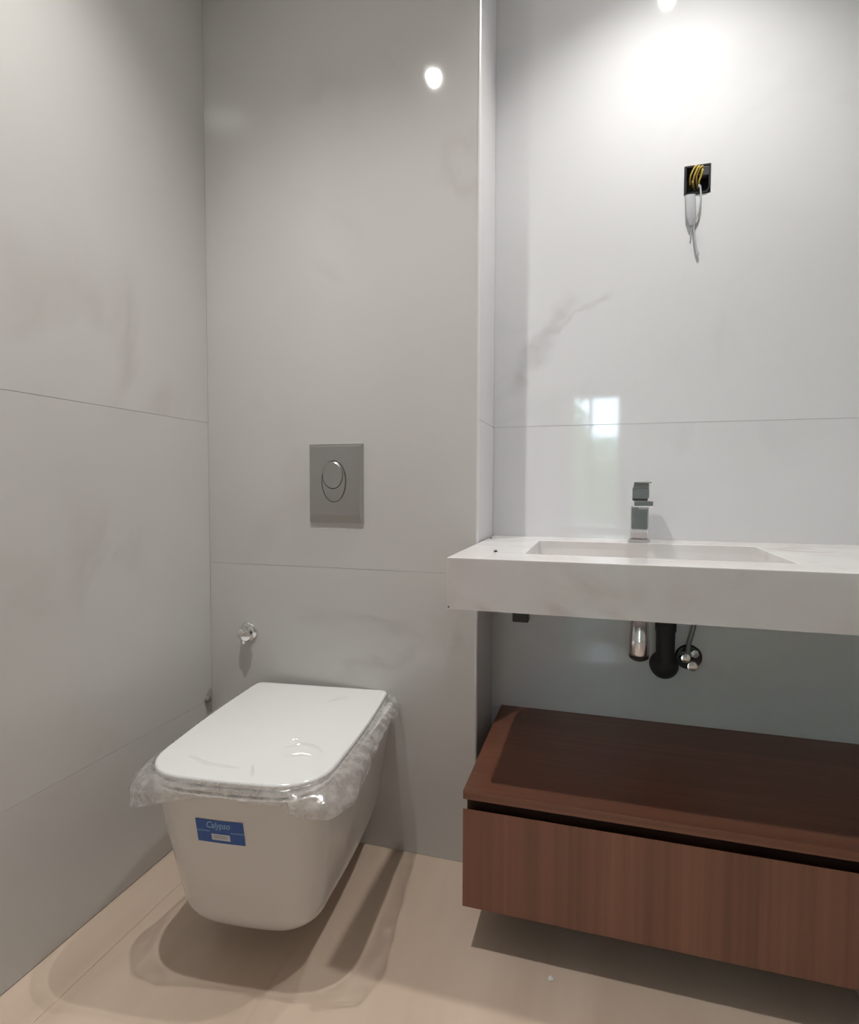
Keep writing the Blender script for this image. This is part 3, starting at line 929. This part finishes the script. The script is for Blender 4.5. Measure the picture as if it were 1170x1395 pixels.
hv = thing('supply_valve', 'chrome supply valve in a dark wall rosette under the basin', 'valve', (0.238, YR, 0.51))
obj('rosette', bm_lathe([(0.0, 0.0), (0.033, 0.0), (0.034, 0.003), (0.030, 0.008), (0.0, 0.009)], (0.238, YR, 0.543), (0, -1, 0), 32), M['black'], hv, smooth=True)
obj('valve_body', bm_lathe([(0.0, 0.006), (0.013, 0.006), (0.014, 0.010), (0.014, 0.030), (0.011, 0.034), (0.0, 0.035)], (0.227, YR, 0.548), (0, -1, 0), 24), M['chrome'], hv, smooth=True)
obj('knob', bm_lathe([(0.0, 0.006), (0.010, 0.006), (0.010, 0.024), (0.0145, 0.026), (0.0145, 0.036), (0.012, 0.039), (0.0, 0.040)], (0.243, YR, 0.528), (0, -1, 0), 24), M['chrome'], hv, smooth=True)
obj('nut', bm_lathe([(0.0, 0.006), (0.011, 0.006), (0.011, 0.018), (0.0, 0.019)], (0.252, YR, 0.556), (0, -1, 0), 6), M['satin'], hv)
tag(obj('supply_hose', bm_tube(smooth_path([(0.234, 1.645, 0.553), (0.235, 1.640, 0.585), (0.244, 1.634, 0.628), (0.250, 1.63, 0.68), (0.252, 1.62, 0.738)]), 0.0062, 12), M['hose'], smooth=True),
    'thin grey hose rising from the supply valve under the basin', 'hose')

# ------------------------------------------------------------------ floating walnut cabinet
KX0, KX1, KY0, KY1 = -0.267, XR - 0.004, 1.163, YR - 0.001
KZ = (0.102, 0.315, 0.337, 0.3555)
cb = thing('floating_cabinet', 'walnut floating cabinet with one long drawer under the marble counter', 'cabinet', ((KX0 + KX1) / 2, (KY0 + KY1) / 2, KZ[0]))
obj('top_board', bm_box(KX0, KX1, KY0, KY1, KZ[2], KZ[3], 0.0008), M['wood_x'], cb)
ca = bm_box(KX0 + 0.0185, KX1 - 0.0005, KY0 + 0.040, KY1, KZ[0] + 0.002, KZ[1] - 0.030)
bm_box(KX0 + 0.0006, KX1 - 0.0005, KY0 + 0.040, KY1, KZ[1] - 0.030, KZ[2] - 0.0001, bm=ca)
obj('carcass', ca, M['wood_shade'], cb)
obj('side_panel', bm_box(KX0, KX0 + 0.018, KY0 + 0.0197, KY1, KZ[0], KZ[1] - 0.0302, 0.0005), M['wood_v'], cb)
bm = bmesh.new()                                           # drawer front with a bevelled grip along its top edge
sec = [(KY0 + 0.0005, KZ[0]), (KY0 + 0.0005, KZ[1]), (KY0 + 0.003, KZ[1]), (KY0 + 0.0195, KZ[1] - 0.024), (KY0 + 0.0195, KZ[0])]
A = [bm.verts.new((KX0, y, z)) for y, z in sec]; B = [bm.verts.new((KX1, y, z)) for y, z in sec]
for k in range(5):
    bm.faces.new((A[k], A[(k + 1) % 5], B[(k + 1) % 5], B[k]))
bm.faces.new(A); bm.faces.new(list(reversed(B)))
obj('drawer_front', bm, M['wood_v'], cb)

# ------------------------------------------------------------------ electrical box in the wall
hx0, hx1, hz0, hz1 = HOLE
eb = thing('electrical_box', 'open black electrical back box with loose yellow wires in the white wall', 'electrical box', ((hx0 + hx1) / 2, YR, hz0))
bm = bmesh.new()
y0, y1 = YR - 0.0025, YR + 0.042
o = 0.0012
def rr4(i, y, c=0.0):
    return [bm.verts.new(v) for v in ((hx0 + i, y, hz0 + i), (hx1 - i - c * 0.6, y, hz0 + i), (hx1 - i, y, hz0 + i + c), (hx1 - i, y, hz1 - i), (hx0 + i, y, hz1 - i))]
rg = [rr4(o, y1, 0.012), rr4(o, y0, 0.012), rr4(o + 0.004, y0, 0.010), rr4(o + 0.004, y1 - 0.003, 0.010)]
for p, q in zip(rg, rg[1:]):
    for k in range(5):
        bm.faces.new((p[k], p[(k + 1) % 5], q[(k + 1) % 5], q[k]))
bm.faces.new(rg[-1]); bm.faces.new(list(reversed(rg[0])))
obj('back_box', bm, M['black'], eb)
yw = YR + 0.016
for k, (a, b_) in enumerate((((0.216, 1.800), (0.232, 1.838)), ((0.224, 1.797), (0.238, 1.836)), ((0.232, 1.803), (0.246, 1.834)), ((0.238, 1.790), (0.240, 1.826)))):
    pts = smooth_path([(a[0] + 0.006, YR + 0.036, a[1] - 0.006), (a[0], YR + 0.004, a[1] + 0.004), (a[0] + 0.004, YR - 0.008, a[1] + 0.018),
                       ((a[0] + b_[0]) / 2 + 0.005, YR - 0.010, b_[1] - 0.007), (b_[0], YR + 0.010, b_[1] - 0.010)])
    w_ = obj('wire', bm_tube(pts, 0.0022, 8), M['yellow'], eb, smooth=True)
    e = pts[0]
obj('connector_block', bm_box(0.242, 0.261, YR - 0.004, YR + 0.014, 1.806, 1.830, 0.002), M['black_soft'], eb)
obj('wire_end', bm_tube(smooth_path([(0.236, YR + 0.030, 1.786), (0.237, YR - 0.004, 1.784), (0.2365, YR - 0.008, 1.776)]), 0.002, 8), M['whitewire'], eb, smooth=True)
obj('wire_end', bm_tube(smooth_path([(0.220, YR + 0.030, 1.792), (0.2205, YR - 0.004, 1.794), (0.2215, YR - 0.010, 1.790)]), 0.0022, 8), M['copper'], eb, smooth=True)
# hanging white cable: flat sheath and two loose cores
hc = thing('hanging_cable', 'white cable sheath with loose cores dangling from the electrical box', 'cable', (0.232, YR - 0.006, 1.600))
sh = bmesh.new()
pr = None
for i in range(15):
    f = i / 14
    z = 1.7615 - 0.080 * f
    wv_ = 0.0125 * (1 - max(0.0, f - 0.65) ** 1.4 * 2.2)
    cx_ = 0.2165 + 0.004 * f
    yb = YR - 0.0045 - 0.004 * math.sin(f * 2.4)
    row = [sh.verts.new((cx_ + wv_ * math.cos(a), yb + 0.0032 * math.sin(a), z)) for a in [2 * PI * k / 14 for k in range(14)]]
    if pr:
        for k in range(14):
            sh.faces.new((pr[k], pr[(k + 1) % 14], row[(k + 1) % 14], row[k]))
    else:
        sh.faces.new(row)
    pr = row
sh.faces.new(list(reversed(pr)))
obj('sheath', sh, M['whitewire'], hc, smooth=True)
obj('core', bm_tube(smooth_path([(0.2215, YR - 0.007, 1.690), (0.2205, YR - 0.006, 1.670), (0.2195, YR - 0.005, 1.652)]), 0.0017, 8), M['whitewire'], hc, smooth=True)
obj('core', bm_tube(smooth_path([(0.2400, YR - 0.004, 1.782), (0.2415, YR - 0.009, 1.750), (0.2375, YR - 0.009, 1.715), (0.2270, YR - 0.007, 1.682),
                                 (0.2285, YR - 0.006, 1.650), (0.2330, YR - 0.005, 1.622), (0.2375, YR - 0.005, 1.605)]),
                    [0.0022] * 30 + [0.0022 + 0.0018 * k / 18 for k in range(19)], 8), M['whitewire'], hc, smooth=True)

# ------------------------------------------------------------------ bits on the floor
tag(obj('paper_scrap', grit(-0.079, 1.146, 0.0, 0.0062, 9), M['scrap'], smooth=True), 'tiny white scrap lying on the floor before the cabinet', 'scrap')
